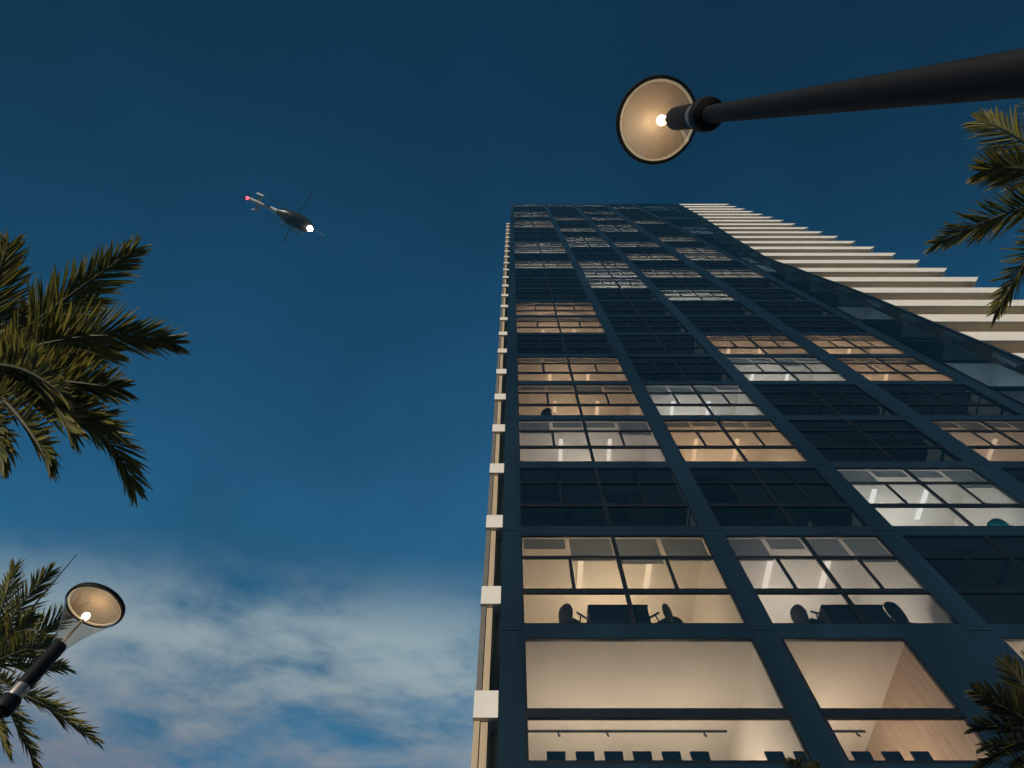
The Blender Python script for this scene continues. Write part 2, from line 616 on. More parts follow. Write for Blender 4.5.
for k in range(0, N_FL):
    zf = H(k)
    xr = min(edge_x(zf), edge_x(zf + 3)) - .7
    mb = MB()
    mb.box(X_COL5 - .4, xr, D + .36, D + 3.4, zf + 3.08, zf + 3.2)
    mb.box(X_COL5 - .5, X_COL5 - .4, D + .36, D + 3.4, zf, zf + 3.2)
    mb.box(xr, xr + .1, D + .36, D + 3.4, zf, zf + 3.2)
    mb.box(X_COL5 - .5, xr + .1, D + 3.4, D + 3.5, zf, zf + 3.2)
    mb.cur = 1
    mb.box(X_COL5 - .4, xr, D + .30, D + 3.4, zf - .3, zf)
    room = tp(mb, 'corner_room', [M['plaster'], M['carpet']])
    if k in CORNER_LIT:
        place_lamp((X_COL5 + xr) / 2, D + 1.7, zf + 1.2, (.85, .95, 1.0), 85 * CORNER_LIT[k], room, .3)

# balcony bands on the right: deep white fascia, end return and recessed soffit
X_END = 3.41 * K
for k in range(0, N_FL + 1):
    z1 = H(k) + .12
    z0 = z1 - 1.55
    xl = edge_x(H(k) - .7) - .55
    mb = MB()
    xe = X_END - 1.35             # the end leans in towards its foot
    mb.hexa([(xl, D + .02, z0), (xe, D + .02, z0), (xe, D + .20, z0), (xl, D + .20, z0),
             (xl, D + .02, z1), (X_END, D + .02, z1), (X_END, D + .20, z1), (xl, D + .20, z1)])
    mb.hexa([(xe - .16, D + .203, z0), (xe, D + .203, z0), (xe, D + 2.55, z0), (xe - .16, D + 2.55, z0),
             (X_END - .16, D + .203, z1), (X_END, D + .203, z1), (X_END, D + 2.55, z1), (X_END - .16, D + 2.55, z1)])
    mb.cur = 1
    mb.box(xl, xe + .42, D + .203, D + 2.55, z0 + .62, z0 + .86)
    slab = tp(mb, 'balcony_band', [M['white'], M['soffit']])
mb = MB(); mb.box(X_COL5 + 3, X_END - .4, D + 2.6, D + 2.9, 0, Z_TOP)
tp(mb, 'balcony_wall', M['soffit'])
mb = MB(); mb.box(X_END - .42, X_END - .4 + .2, D + 2.9, D + 18, 0, Z_TOP)
tp(mb, 'end_wall', M['soffit'])

# slabs and beige screens standing out of the left flank
D2 = 12.57
for k in range(0, 25):
    mb = MB()
    z1 = H(k) + .07
    mb.box(-.925, -.335, D2, D2 + 4.5, z1 - .72, z1)
    tp(mb, 'flank_slab', M['white'])
for k in range(-2, 24):
    z0, z1 = H(k) + .073, H(k + 1) - .653
    if k == -2: z0, z1 = .02, H(-1) - .3
    if k == -1: z0, z1 = H(-1) - .297, H(0) - .653
    mb = MB()
    mb.box(-.905, -.765, D2 + .10, D2 + .55, z0, z1)
    tp(mb, 'flank_screen', M['greige'] if k >= 0 else M['beige'])
    mb = MB()
    mb.box(-.742, -.575, D2 + .14, D2 + .30, z0, z1)
    tp(mb, 'flank_slat', M['beige'])
    tp(MB().box(-.53, -.41, D2 + .50, D2 + .62, z0, z1), 'narrow_slat', M['beige'])
    tp(MB().box(-.86, -.80, D2 + 2.2, D2 + 4.2, z0, z1), 'flank_panel', M['beige'])
mb = MB()
for k in range(-1, 25):
    mb.box(-.34, X_LEFT + .02, D2 + .3, D2 + .42, H(k) - .45, H(k) - .3)
tp(mb, 'flank_bracket', M['frame'])

# ------------------------------------------------------------------ furniture behind the glass
def make_office_chair(back_mat):
    root = empty('office_chair', (0, 0, 0))
    mb = MB()
    # curved back: rounded outline bent around the sitter, with a frame ring
    ring, rows = 18, 5
    pts = []
    for i in range(ring):
        a = 2 * math.pi * i / ring
        sx, sz = math.cos(a), math.sin(a)
        e = .72
        x = .24 * math.copysign(abs(sx) ** e, sx)
        z = .30 * math.copysign(abs(sz) ** e, sz)
        if z < 0: x *= 1 - .22 * (-z / .30)
        pts.append((x, z))
    def bend(x, z, off=0):
        return (x, .25 - .9 * x * x + off + .10 * (z + .3) , .72 + z)
    loop = [bend(x, z) for x, z in pts]
    mb.tube(loop + [loop[0]], .017, n=8, caps=False)
    mb.build('back_frame', M['black'], root, True)
    mb = MB()
    b0 = 0
    for off in (-.004, .004):
        mb.v.append(bend(0, 0, off))
        for f in (.5, .97):
            for x, z in pts:
                mb.v.append(bend(x * f, z * f, off))
    for s in (0, 1):
        o = s * (1 + 2 * ring)
        for i in range(ring):
            j = (i + 1) % ring
            mb.face([o, o + 1 + i, o + 1 + j])
            mb.face([o + 1 + i, o + 1 + ring + i, o + 1 + ring + j, o + 1 + j])
    mb.build('backrest', back_mat, root, True)
    mb = MB()
    prof = [(-.24, .43), (-.25, .46), (-.22, .50), (.20, .50), (.25, .475), (.25, .44), (.20, .42)]
    mb.prism(prof, 0, -.25, .25)
    mb.build('seat', back_mat, root, True)
    for s in (-1, 1):
        mb = MB().tube([(s * .24, .05, .44), (s * .30, .06, .50), (s * .30, .02, .66)], .016, n=8)
        mb.tube([(s * .30, -.16, .675), (s * .30, .14, .675)], .026, n=8)
        mb.build('armrest', M['black'], root, True)
    mb = MB().tube([(0, .0, .10), (0, 0, .42)], [.03, .025], n=12)
    mb.tube([(0, .12, .43), (0, .27, .44), (0, .28, .52)], .022, n=8)
    mb.build('gas_column', M['black'], root, True)
    for i in range(5):
        a = 2 * math.pi * i / 5 + .3
        c, s = math.cos(a), math.sin(a)
        mb = MB().tube([(0, 0, .10), (.30 * c, .30 * s, .065)], [.03, .018], n=8)
        mb.ellipsoid((.30 * c, .30 * s, .03), (.03, .03, .03), 10, 6)
        mb.build('leg', M['black'], root, True)
    return root


def desk(name, label, x0, x1, y0, y1, zf):
    root = empty(name, ((x0 + x1) / 2, (y0 + y1) / 2, zf))
    w, d = (x1 - x0) / 2, (y1 - y0) / 2
    MB().box(-w, w, -d, d, .715, .745).build('tabletop', M['black'], root)
    MB().box(-w + .05, w - .05, -d + .03, -d + .05, .12, .712).build('front_panel', M['mesh'], root)
    for sx in (-1, 1):
        for sy in (-1, 1):
            MB().box(sx * (w - .04) - .025, sx * (w - .04) + .025, sy * (d - .09) - .025, sy * (d - .09) + .025, 0, .713).build('leg', M['black'], root)
    mb = MB()
    for i in range(7):            # cable spine under the top
        mb.tube([(.1 + .02 * math.sin(i), .1, .70 - i * .1), (.1 + .02 * math.sin(i + 1), .1, .60 - i * .1)], .02, n=8)
    mb.build('cable_spine', M['black'], root, True)
    tag(root, label, 'desk', 'desks at the windows of the first office floor')
    return root


def X_at(px, py, depth_y):
    t = py - 140
    return (px - 512) / t * depth_y / SP


zf = H(0)
yd = ROOM0 + .12
desk('work_desk', 'dark panelled desk by the cream lit window, nearer the tower corner', X_at(588, 606, yd), X_at(648, 606, yd), yd, yd + .75, zf)
desk('work_desk', 'dark panelled desk by the white lit window, right of the first broad column', X_at(822, 606, yd), X_at(884, 606, yd), yd, yd + .75, zf)
ch = make_office_chair(M['mesh'])
spots = [
    (X_at(573, 612, yd + .3), yd + .48, zf, R(128), 'office chair left of the desk in the cream lit room'),
    (X_at(660, 612, yd + .3), yd + .48, zf, R(-128), 'office chair right of the desk in the cream lit room, tilted aside'),
    (X_at(808, 612, yd + .3), yd + .45, zf, R(108), 'mesh backed office chair left of the desk in the white lit room'),
    (X_at(891, 612, yd + .3), yd + .47, zf, R(-168), 'mesh backed office chair touching the right end of the desk in the white lit room'),
    (X_at(899, 614, yd + .3), yd + .95, zf, R(-150), 'rear office chair furthest right in the white lit room, half hidden by another chair'),
    (X_at(676, 614, yd + .3), yd + .95, zf, R(-165), 'rear office chair furthest right in the cream lit room, mostly below the sill'),
    (X_at(548, 411, yd + .25), yd + .28, H(3), R(150), 'lone dark chair at an orange lit window high up the left column of rooms'),
]
for i, (x, y, z, rz, lab) in enumerate(spots):
    c = ch if i == 0 else copy_tree(ch)
    c.location = (x, y, z - .03); c.rotation_euler = (0, 0, rz)
    tag(c, lab, 'chair', 'office chairs at the windows')
tch = make_office_chair(M['teal'])
tch.location = (X_at(1006, 522, yd + .25), yd + .62, H(1)); tch.rotation_euler = (0, 0, R(140))
tag(tch, 'teal office chair at the white lit window on the right', 'chair', 'office chairs at the windows')


def make_lobby_chair():
    root = empty('lobby_chair', (0, 0, 0))
    mb = MB()
    mb.prism([(-.165, .44), (.165, .44), (.175, .70), (.165, .715), (-.165, .715), (-.175, .70)], 1, -.235, -.21)
    mb.build('backrest', M['navy'], root)
    MB().prism([(-.20, .38), (.19, .38), (.21, .395), (.19, .415), (-.20, .415)], 0, -.185, .185).build('seat', M['black'], root)
    for sx in (-1, 1):
        MB().tube([(sx * .19, -.23, 0), (sx * .15, -.198, .40), (sx * .15, -.205, .50)], .014, n=8).build('leg', M['steel'], root, True)
        MB().tube([(sx * .19, .20, 0), (sx * .16, .17, .39)], .014, n=8).build('leg', M['steel'], root, True)
    return root


lch = make_lobby_chair()
yl = ROOM0 + .36
names = [(556, 'first dark chair back on the lobby sill, nearest the tower corner'),
         (585, 'second dark chair back on the lobby sill counting from the tower corner'),
         (613.5, 'third dark chair back on the lobby sill counting from the tower corner'),
         (642, 'fourth dark chair back on the lobby sill counting from the tower corner'),
         (671, 'fifth dark chair back on the lobby sill counting from the tower corner'),
         (699.5, 'last of the six evenly spaced dark chair backs on the lobby sill'),
         (774, 'dark chair back standing alone after the gap in the lobby row'),
         (803, 'dark chair back partly hidden by the column at the end of the lobby row'),
         (861, 'dark chair back beside the column in the wood walled lobby bay'),
         (891, 'middle of the three dark chair backs in the wood walled lobby bay'),
         (920, 'dark chair back nearest the wood wall of the lobby')]
for i, (px, lab) in enumerate(names):
    c = lch if i == 0 else copy_tree(lch)
    c.location = (X_at(px, 755, yl - .2), yl, Z_LOB)
    tag(c, lab, 'chair', 'chairs along the lobby window')

# ------------------------------------------------------------------ street lamps
M['lamp_glass'] = pane_glass('lamp_glass', (.90, .88, .85), ior=1.35, grazing=.8)
M['reflector'] = surf('lamp_reflector', (.62, .56, .47), rough=.35, var=.06, scale=6, metal=.1)
M['lampbulb'] = glow('lamp_bulb', (1, .84, .60), 30.0)
m = bpy.data.materials.new('translucent_reflector'); m.use_nodes = True
nt = m.node_tree
b = nt.nodes['Principled BSDF']; b.inputs['Base Color'].default_value = (.42, .33, .24, 1); b.inputs['Roughness'].default_value = .4
t_ = nt.nodes.new('ShaderNodeBsdfTransparent'); t_.inputs['Color'].default_value = (.74, .68, .60, 1)
x_ = nt.nodes.new('ShaderNodeMixShader'); x_.inputs[0].default_value = .26
nt.links.new(b.outputs[0], x_.inputs[2]); nt.links.new(t_.outputs[0], x_.inputs[1]); nt.links.new(x_.outputs[0], nt.nodes['Material Output'].inputs['Surface'])
M['reflector'] = m
M['trim'] = surf('lamp_trim_ring', (.45, .44, .40), rough=.4, var=.05)
M['rod'] = surf('lamp_rod', (.80, .74, .64), rough=.25, metal=.6, var=.05)


def street_lamp(x, y, label):
    root = empty('street_lamp', (x, y, 0))
    z = EYE
    MB().tube([(0, 0, .02), (0, 0, 2.0), (0, 0, z + 3.36)], [.053, .048, .044], n=24).build('pole', M['pole'], root, True)
    MB().lathe([(.0, 0), (.16, 0), (.16, .03), (.09, .06), (.075, .35), (.062, .38)], n=24).build('base_plate', M['pole'], root, True)
    MB().lathe([(.05, z + 3.33), (.083, z + 3.345), (.088, z + 3.37), (.088, z + 3.43), (.08, z + 3.46), (.06, z + 3.47)], n=28).build('collar', M['pole'], root, True)
    MB().lathe([(.0, z + 3.46), (.063, z + 3.46), (.066, z + 3.48), (.066, z + 3.58)], n=28).build('sleeve', M['steel'], root, True)
    MB().lathe([(.0, z + 3.58), (.069, z + 3.58), (.069, z + 4.0), (.062, z + 4.03), (.0, z + 4.035)], n=28).build('housing', M['pole'], root, True)
    MB().tube([(0, 0, z + 4.0), (0, 0, z + 4.37)], .015, n=10).build('rod', M['rod'], root, True)
    MB().ellipsoid((0, 0, z + 4.39), (.034, .034, .040), 16, 10).build('bulb', M['lampbulb'], root, True)
    prof = [(.068, z + 4.0), (.085, z + 4.07), (.13, z + 4.20), (.195, z + 4.34), (.255, z + 4.45), (.283, z + 4.52)]
    MB().lathe(prof + [(r - .005, zz) for r, zz in prof[::-1]], n=48, closed=True).build('glass_cone', M['lamp_glass'], root, True)
    # shallow dished reflector closing the cone, with a dark outer rim
    prof = [(0.0, z + 4.595), (.10, z + 4.59), (.20, z + 4.57), (.272, z + 4.53), (.272, z + 4.545), (.20, z + 4.585), (.10, z + 4.605), (.0, z + 4.61)]
    MB().lathe(prof, n=48).build('reflector', M['reflector'], root, True)
    MB().lathe([(.270, z + 4.515), (.292, z + 4.515), (.296, z + 4.535), (.290, z + 4.56), (.270, z + 4.56)], n=48, closed=True).build('rim', M['pole'], root, True)
    MB().lathe([(.256, z + 4.524), (.269, z + 4.520), (.269, z + 4.528), (.256, z + 4.536)], n=48, closed=True).build('trim_ring', M['trim'], root, True)
    tag(root, label, 'street lamp', 'lit street lamps')
    ld = bpy.data.lights.new('lamp_glow', 'POINT')
    ld.color = (1, .78, .5); ld.energy = 3.8; ld.shadow_soft_size = .04
    o = bpy.data.objects.new('lamp_glow', ld); col.objects.link(o)
    o.parent = root; o.location = (0, 0, z + 4.46)
    return root


p = at(657, 121, 1.0); s = 4.53 / (p.z - EYE)
street_lamp(p.x * s, p.y * s, 'lit street lamp seen from right below, its black pole crossing above the tower')
p = at(95, 606, 1.0); s = 4.53 / (p.z - EYE)
street_lamp(p.x * s, p.y * s, 'lit street lamp with a clear glass cone in front of palm leaves')

# ------------------------------------------------------------------ palms
def leaf_material(name='palm_leaf', gain=1.0):
    m, nt, b = new_mat(name)
    at_ = nt.nodes.new('ShaderNodeAttribute'); at_.attribute_name = 'leafcol'
    sep = nt.nodes.new('ShaderNodeSeparateColor')
    nt.links.new(at_.outputs['Color'], sep.inputs[0])
    r1 = nt.nodes.new('ShaderNodeValToRGB')          # leaf to leaf
    r1.color_ramp.elements[0].color = (.065, .085, .020, 1)
    r1.color_ramp.elements[1].color = (.34, .29, .055, 1)
    r1.color_ramp.elements.new(.55).color = (.17, .17, .035, 1)
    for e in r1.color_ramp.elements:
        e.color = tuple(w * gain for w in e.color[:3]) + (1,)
    nt.links.new(sep.outputs[0], r1.inputs[0])
    mx = nt.nodes.new('ShaderNodeMixRGB')            # straw-coloured tips
    mx.inputs[2].default_value = (.36 * gain, .25 * gain, .05 * gain, 1)
    mp = nt.nodes.new('ShaderNodeMapRange'); mp.inputs['From Min'].default_value = .55; mp.inputs['To Max'].default_value = .75
    nt.links.new(sep.outputs[1], mp.inputs['Value'])
    ml = nt.nodes.new('ShaderNodeMath'); ml.operation = 'MULTIPLY'
    nt.links.new(mp.outputs[0], ml.inputs[0]); nt.links.new(sep.outputs[2], ml.inputs[1])
    nt.links.new(ml.outputs[0], mx.inputs[0]); nt.links.new(r1.outputs[0], mx.inputs[1])
    nt.links.new(mx.outputs[0], b.inputs['Base Color'])
    b.inputs['Roughness'].default_value = .5
    tl = nt.nodes.new('ShaderNodeBsdfTranslucent')
    nt.links.new(mx.outputs[0], tl.inputs['Color'])
    ms = nt.nodes.new('ShaderNodeMixShader'); ms.inputs[0].default_value = .38
    nt.links.new(b.outputs[0], ms.inputs[1]); nt.links.new(tl.outputs[0], ms.inputs[2])
    nt.links.new(ms.outputs[0], nt.nodes['Material Output'].inputs['Surface'])
    return m


M['leaf'] = leaf_material()
M['shaded_leaf'] = leaf_material('shaded_palm_leaf', .22)  # same leaf darkened: shade on the two low palms put into its colour
M['bark'] = surf('palm_bark', (.11, .085, .06), rough=.9, var=.35, scale=6, bump=.8, bscale=14, stretch=(1, 1, 3))
M['rachis'] = surf('palm_rib', (.05, .052, .02), rough=.6, var=.2, scale=5)


def frond(root, p0, p1, p2, rnd, n=46, leaf=.50, width=.030, spread=1.0, lift=.50, mat=None):
    """One feather leaf: rib along a quadratic curve, two ranks of folded leaflets."""
    P = lambda t: p0 * (1 - t) ** 2 + p1 * (2 * t * (1 - t)) + p2 * t * t
    T = lambda t: ((p1 - p0) * (1 - t) + (p2 - p1) * t).normalized()
    verts, faces, mis, cols = [], [], [], []
    mb = MB()
    pts = [P(i / 12) for i in range(13)]
    mb.tube(pts, [.028 * (1 - i / 12) ** .8 + .004 for i in range(13)], n=6)
    mb.cur = 1
    cols = [(.5, 0, 0)] * len(mb.v)
    L = (p2 - p0).length
    for i in range(n):
        t = .16 + .84 * (i + rnd.uniform(-.3, .3)) / (n - 1)
        t = max(.14, min(1.0, t))
        c, tan = P(t), T(t)
        side = tan.cross(Vector((0, 0, 1)))
        if side.length < .25:
            side = tan.cross(Vector((0, 1, 0)))
        side.normalize()
        up = side.cross(tan).normalized()
        env = min(1.0, (t - .08) / .22) * (1 - .55 * max(0, (t - .45) / .55) ** 1.6)
        for sgn in (-1, 1):
            ang = R(58 - 36 * t + rnd.uniform(-9, 9)) * spread
            ln = leaf * env * rnd.uniform(.82, 1.12)
            lf = lift + rnd.uniform(-.28, .28)
            d = (tan * math.cos(ang) + side * sgn * math.sin(ang) + up * lf * math.sin(ang)).normalized()
            droop = Vector((0, 0, -1)) * ln * rnd.uniform(.05, .22)
            wv = d.cross(up)
            if wv.length < .05: wv = tan.copy()
            wv = (wv.normalized() + up * rnd.uniform(-1.7, 1.7)).normalized()
            nb = len(mb.v)
            r_, b_ = rnd.random() ** 1.1, (1.0 if rnd.random() < .42 else .15) * rnd.uniform(.4, 1)
            for f, wf in ((0, .35), (.22, .95), (.6, .85), (.86, .45), (1, .02)):
                q = c + d * ln * f + droop * f * f
                wd = wv * width * wf * .5
                mid = q - up * width * .22 * wf
                mb.v += [tuple(q - wd), tuple(mid), tuple(q + wd)]
                cols += [(r_, f, b_)] * 3
            for s in range(4):
                a = nb + s * 3
                mb.face([a, a + 1, a + 4, a + 3]); mb.face([a + 1, a + 2, a + 5, a + 4])
    o = mb.build('frond', [M['rachis'], mat or M['leaf']], None, recalc=False)
    ca = o.data.color_attributes.new('leafcol', 'FLOAT_COLOR', 'POINT')
    for i, c in enumerate(cols):
        ca.data[i].color = (c[0], c[1], c[2], 1)
    o.parent = root
    o.location = -root.location
    return o


def palm(label, c_px, depth, fronds, seed, extra=10, flen=2.6, leaf=.5, n=46, width=.03, trunk_r=.20, spear=None, extra_az=None, mat=None):
    rnd = random.Random(seed)
    C = at(c_px[0], c_px[1], depth)
    root = empty('palm_tree', (C.x, C.y, 0))
    # trunk: slightly leaning, ringed with old leaf bases
    mb = MB()
    zs, pts, rad = 0, [], []
    m = 40
    for i in range(m + 1):
        f = i / m
        pts.append((.08 * math.sin(f * 2.2), .05 * math.sin(f * 3 + 1) - .04, f * (C.z - .12)))
        rad.append(trunk_r * (1.25 - .35 * f) * (1 + (.06 if i % 2 else -.03)))
    mb.tube(pts, rad, n=16)
    mb.build('trunk', M['bark'], root, True)
    # crownshaft of old stalk bases
    mb = MB()
    for i in range(18):
        a = 2.4 * i
        r0 = trunk_r * .75
        b0 = Vector((math.cos(a) * r0, math.sin(a) * r0, C.z - .75 + .03 * i))
        b1 = b0 + Vector((math.cos(a) * .22, math.sin(a) * .22, .34))
        mb.tube([b0, b1], [.055, .028], n=7)
    mb.build('crownshaft', M['rachis'], root, True)
    for (cx, cy, cd), (tx, ty, td) in fronds:
        frond(root, C + Vector((rnd.uniform(-.05, .05), rnd.uniform(-.05, .05), 0)), at(cx, cy, depth + cd), at(tx, ty, depth + td), rnd, n=n, leaf=leaf, width=width, mat=mat)
    az0 = rnd.random() * 6
    for i in range(extra):
        if extra_az: az = R(extra_az[0] + (extra_az[1] - extra_az[0]) * (i + .5) / extra)
        else: az = az0 + 2.4 * i
        el = rnd.choice((.2, .45, .7, 1.0))
        d = Vector((math.cos(az) * math.cos(el), math.sin(az) * math.cos(el), math.sin(el)))
        p1 = C + d * flen * .55
        p2 = C + Vector((math.cos(az), math.sin(az), 0)) * flen * (.85 + .2 * math.cos(el)) * .85 + Vector((0, 0, flen * (el * .55 - .45)))
        frond(root, C, p1, p2, rnd, n=n, leaf=leaf, width=width, mat=mat)
    if spear:
        mb = MB().tube([C, at(spear[0], spear[1], depth + .1)], [.03, .006], n=6)
        o = mb.build('spear_leaf', M['rachis'], None); o.parent = root; o.location = -root.location
    tag(root, label, 'palm tree', 'palm trees round the street')
    return root


palm('large palm with broad olive fronds beside the open sky, below the helicopter', (-25, 372), 6.5, [
    ((55, 305, -.1), (134, 250, .3)),
    ((75, 318, -.3), (170, 343, -.1)),
    ((95, 385, -.5), (132, 484, -.5)),
    ((50, 378, -.9), (118, 388, -1.1)),
    ((-15, 310, .1), (8, 246, .2)),
    ((30, 325, .4), (92, 300, .8)),
    ((30, 420, -.9), (45, 458, -1.3)),
    ((50, 340, -.2), (112, 352, .2)),
    ((-5, 420, -.6), (0, 455, -.9)),
    ((40, 362, -.7), (70, 430, -1.2)),
    ((-50, 330, .2), (-10, 250, .2)),
    ((45, 400, -.7), (112, 430, -.9)),
    ((10, 350, -.9), (60, 392, -1.5)),
], 3, extra=6, flen=2.5, leaf=.56, n=78, width=.037, extra_az=(110, 250))
palm('palm behind the glass cone street lamp, with one spear leaf sticking up', (-18, 668), 11.0, [
    ((15, 605, .3), (50, 572, .6)),
    ((30, 640, 0), (76, 606, .3)),
    ((30, 660, -.4), (64, 668, -.6)),
    ((45, 700, -.5), (96, 742, -.6)),
    ((20, 715, -.6), (36, 772, -.9)),
    ((0, 620, .2), (14, 568, .5)),
    ((20, 650, -.7), (52, 640, -1.0)),
    ((10, 690, -.8), (62, 712, -1.1)),
    ((0, 640, -.3), (34, 616, -.6)),
    ((-10, 710, -.8), (6, 750, -1.2)),
], 5, extra=6, flen=2.3, leaf=.56, n=60, width=.036, spear=(77, 554), extra_az=(110, 250))
palm('palm whose fronds reach in over the white balcony bands', (1078, 190), 8.0, [
    ((1018, 128, .2), (980, 121, .5)),
    ((1020, 160, -.1), (985, 170, 0)),
    ((1015, 205, -.3), (938, 243, -.4)),
    ((1036, 235, -.5), (998, 310, -.9)),
    ((1060, 240, -.6), (1045, 330, -1.0)),
    ((1060, 130, .4), (1030, 80, .7)),
], 9, extra=7, flen=2.4, leaf=.54, n=64, width=.034, extra_az=(-80, 80))
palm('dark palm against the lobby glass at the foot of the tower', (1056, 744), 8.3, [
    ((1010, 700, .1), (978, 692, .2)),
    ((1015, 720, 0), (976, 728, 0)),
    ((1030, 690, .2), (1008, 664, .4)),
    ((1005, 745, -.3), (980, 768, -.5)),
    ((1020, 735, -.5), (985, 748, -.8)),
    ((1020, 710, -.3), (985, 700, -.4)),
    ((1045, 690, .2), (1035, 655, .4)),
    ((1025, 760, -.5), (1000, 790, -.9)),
], 12, extra=6, flen=1.6, leaf=.42, n=56, width=.032, extra_az=(-80, 80), mat=M['shaded_leaf'])
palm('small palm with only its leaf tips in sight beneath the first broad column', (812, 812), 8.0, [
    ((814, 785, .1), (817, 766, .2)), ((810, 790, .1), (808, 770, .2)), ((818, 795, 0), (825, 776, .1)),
], 15, extra=6, flen=1.2, leaf=.24, n=30, width=.024, extra_az=(150, 390), mat=M['shaded_leaf'])

# ------------------------------------------------------------------ helicopter
def helicopter():
    zc = 84.0
    A = at(312, 229, 1.0); B = at(249, 201, 1.0); Cc = at(292, 219, 1.0)
    g = lambda p: Vector((p.x / (p.z - EYE) * zc, p.y / (p.z - EYE) * zc, zc + EYE))
    A, B, Cc = g(A), g(B), g(Cc)
    L = (A - B).length
    yaw = math.atan2(A.y - B.y, A.x - B.x)
    root = empty('helicopter', Cc, yaw)
    k = L / 9.6                                   # local x forward, z up, metres * k
    nose = (A - Cc).length
    V = lambda x, y, z: (x * k, y * k, z * k)
    body_m = surf('helicopter_paint', (.035, .028, .022), rough=.35, var=.15, scale=1.5)
    boom_m = surf('helicopter_boom_paint', (.80, .80, .80), rough=.4, var=.08, scale=1.5)
    dark_m = surf('helicopter_black', (.015, .015, .018), rough=.5, var=.2, scale=3)
    glass_m = surf('helicopter_canopy', (.02, .025, .03), rough=.08, var=.1, scale=2, spec=.8)
    # fuselage loft
    sec = [(3.35, .05, .05, -.35), (3.1, .42, .38, -.30), (2.4, .74, .72, -.12), (1.4, .86, .92, 0), (.2, .86, .98, .05), (-.8, .80, .88, .12), (-1.7, .52, .58, .30), (-2.5, .24, .28, .48)]
    mb = MB(); n = 20
    for (x, ry, rz, z) in sec:
        for i in range(n):
            a = 2 * math.pi * i / n
            e = .85
            mb.v.append(V(x, 1.35 * ry * math.copysign(abs(math.cos(a)) ** e, math.cos(a)), z + rz * math.copysign(abs(math.sin(a)) ** e, math.sin(a))))
    for s in range(len(sec) - 1):
        for i in range(n):
            a, c = s * n + i, s * n + (i + 1) % n
            mb.face([a, c, c + n, a + n])
    mb.face(list(range(n))); mb.face([(len(sec) - 1) * n + i for i in range(n)][::-1])
    mb.build('fuselage', body_m, root, True)
    mb = MB().ellipsoid(V(2.35, 0, .12), V(.85, .70, .60), 20, 12)
    mb.build('canopy', glass_m, root, True)
    mb = MB().ellipsoid(V(-.2, 0, 1.0), V(1.3, .45, .40), 16, 10)
    mb.build('engine_cowl', body_m, root, True)
    MB().tube([V(-2.3, 0, .5), V(-4.6, 0, .62), V(-7.0, 0, .75)], [.34 * k, .27 * k, .20 * k], n=14).build('tail_boom', boom_m, root, True)
    mb = MB().prism([(-5.6 * k, -1.25 * k), (-5.05 * k, -1.25 * k), (-5.05 * k, 1.25 * k), (-5.6 * k, 1.25 * k)], 2, .62 * k, .70 * k)
    st = mb.build('stabilizer', boom_m, root)
    for s in (-1, 1):
        MB().box(-5.95 * k, -4.95 * k, (s * 1.25 - .04) * k, (s * 1.25 + .04) * k, .25 * k, 1.05 * k).build('end_plate', boom_m, root)
    MB().prism([(-6.3 * k, .8 * k), (-7.0 * k, .2 * k), (-7.5 * k, -.1 * k), (-7.25 * k, .7 * k), (-7.75 * k, 2.0 * k), (-7.1 * k, 2.0 * k)], 1, -.06 * k, .06 * k).build('tail_fin', dark_m, root)
    mb = MB()
    for i in range(2):
        a = .5 + math.pi * i
        mb.hexa([V(-7.0 - .1, .30, .9), V(-7.0 + .1, .30, .9), V(-7.0 + .1, .33, .9), V(-7.0 - .1, .33, .9)] +
                [V(-7.0 - .1 + .95 * math.cos(a), .30, .9 + .95 * math.sin(a)), V(-7.0 + .1 + .95 * math.cos(a), .30, .9 + .95 * math.sin(a)),
                 V(-7.0 + .1 + .95 * math.cos(a), .33, .9 + .95 * math.sin(a)), V(-7.0 - .1 + .95 * math.cos(a), .33, .9 + .95 * math.sin(a))])
    mb.tube([V(-7.0, .05, .9), V(-7.0, .36, .9)], .10 * k, n=10)
    mb.build('tail_rotor', dark_m, root)
    for s in (-1, 1):
        MB().tube([V(-1.6, s * 1.15, -1.45), V(1.9, s * 1.15, -1.45), V(2.3, s * 1.15, -1.35), V(2.55, s * 1.15, -1.12)], .055 * k, n=8).build('skid', dark_m, root, True)
        for x in (-.9, 1.3):
            MB().tube([V(x, s * .55, -.7), V(x, s * .95, -1.0), V(x, s * 1.15, -1.43)], .045 * k, n=8).build('skid_strut', dark_m, root, True)
    MB().tube([V(0.05, 0, 1.1), V(0.05, 0, 1.85)], .12 * k, n=12).build('rotor_mast', dark_m, root, True)
    hub = MB().ellipsoid(V(.05, 0, 1.85), V(.32, .32, .12), 16, 8).build('rotor_hub', dark_m, root, True)
    blade_m = surf('rotor_blade_paint', (.20, .24, .28), rough=.5, var=.15, scale=2)
    for i in range(4):
        a = R(37) - yaw + i * math.pi / 2
        ca, sa = math.cos(a), math.sin(a)
        mb = MB()
        pr = []
        for z in (1.86, 1.90):
            for (r, w) in ((.25, -.06), (.25, .06), (4.7, .075), (4.7, -.075)):
                dz = -.18 + .012 * r * r
                pr.append(V(.05 + ca * r - sa * w, sa * r + ca * w, z + dz + .18))
        mb.hexa(pr)
        mb.build('rotor_blade', blade_m, root)
    MB().tube([V(3.0, 0, -.62), V(3.05, 0, -.82)], [.16 * k, .24 * k], n=14).build('searchlight_housing', dark_m, root, True)
    MB().ellipsoid(V(3.07, 0, -.86), V(.40, .40, .24), 16, 10).build('searchlight', glow('searchlight_glow', (1, .94, .82), 60), root, True)
    MB().ellipsoid(V(-7.0, 0, .50), V(.26, .26, .24), 12, 8).build('beacon', glow('beacon_glow', (1, .10, .16), 3), root, True)
    tag(root, 'dark helicopter with pale tail boom flying overhead, searchlight and red tail beacon on', 'helicopter')


helicopter()

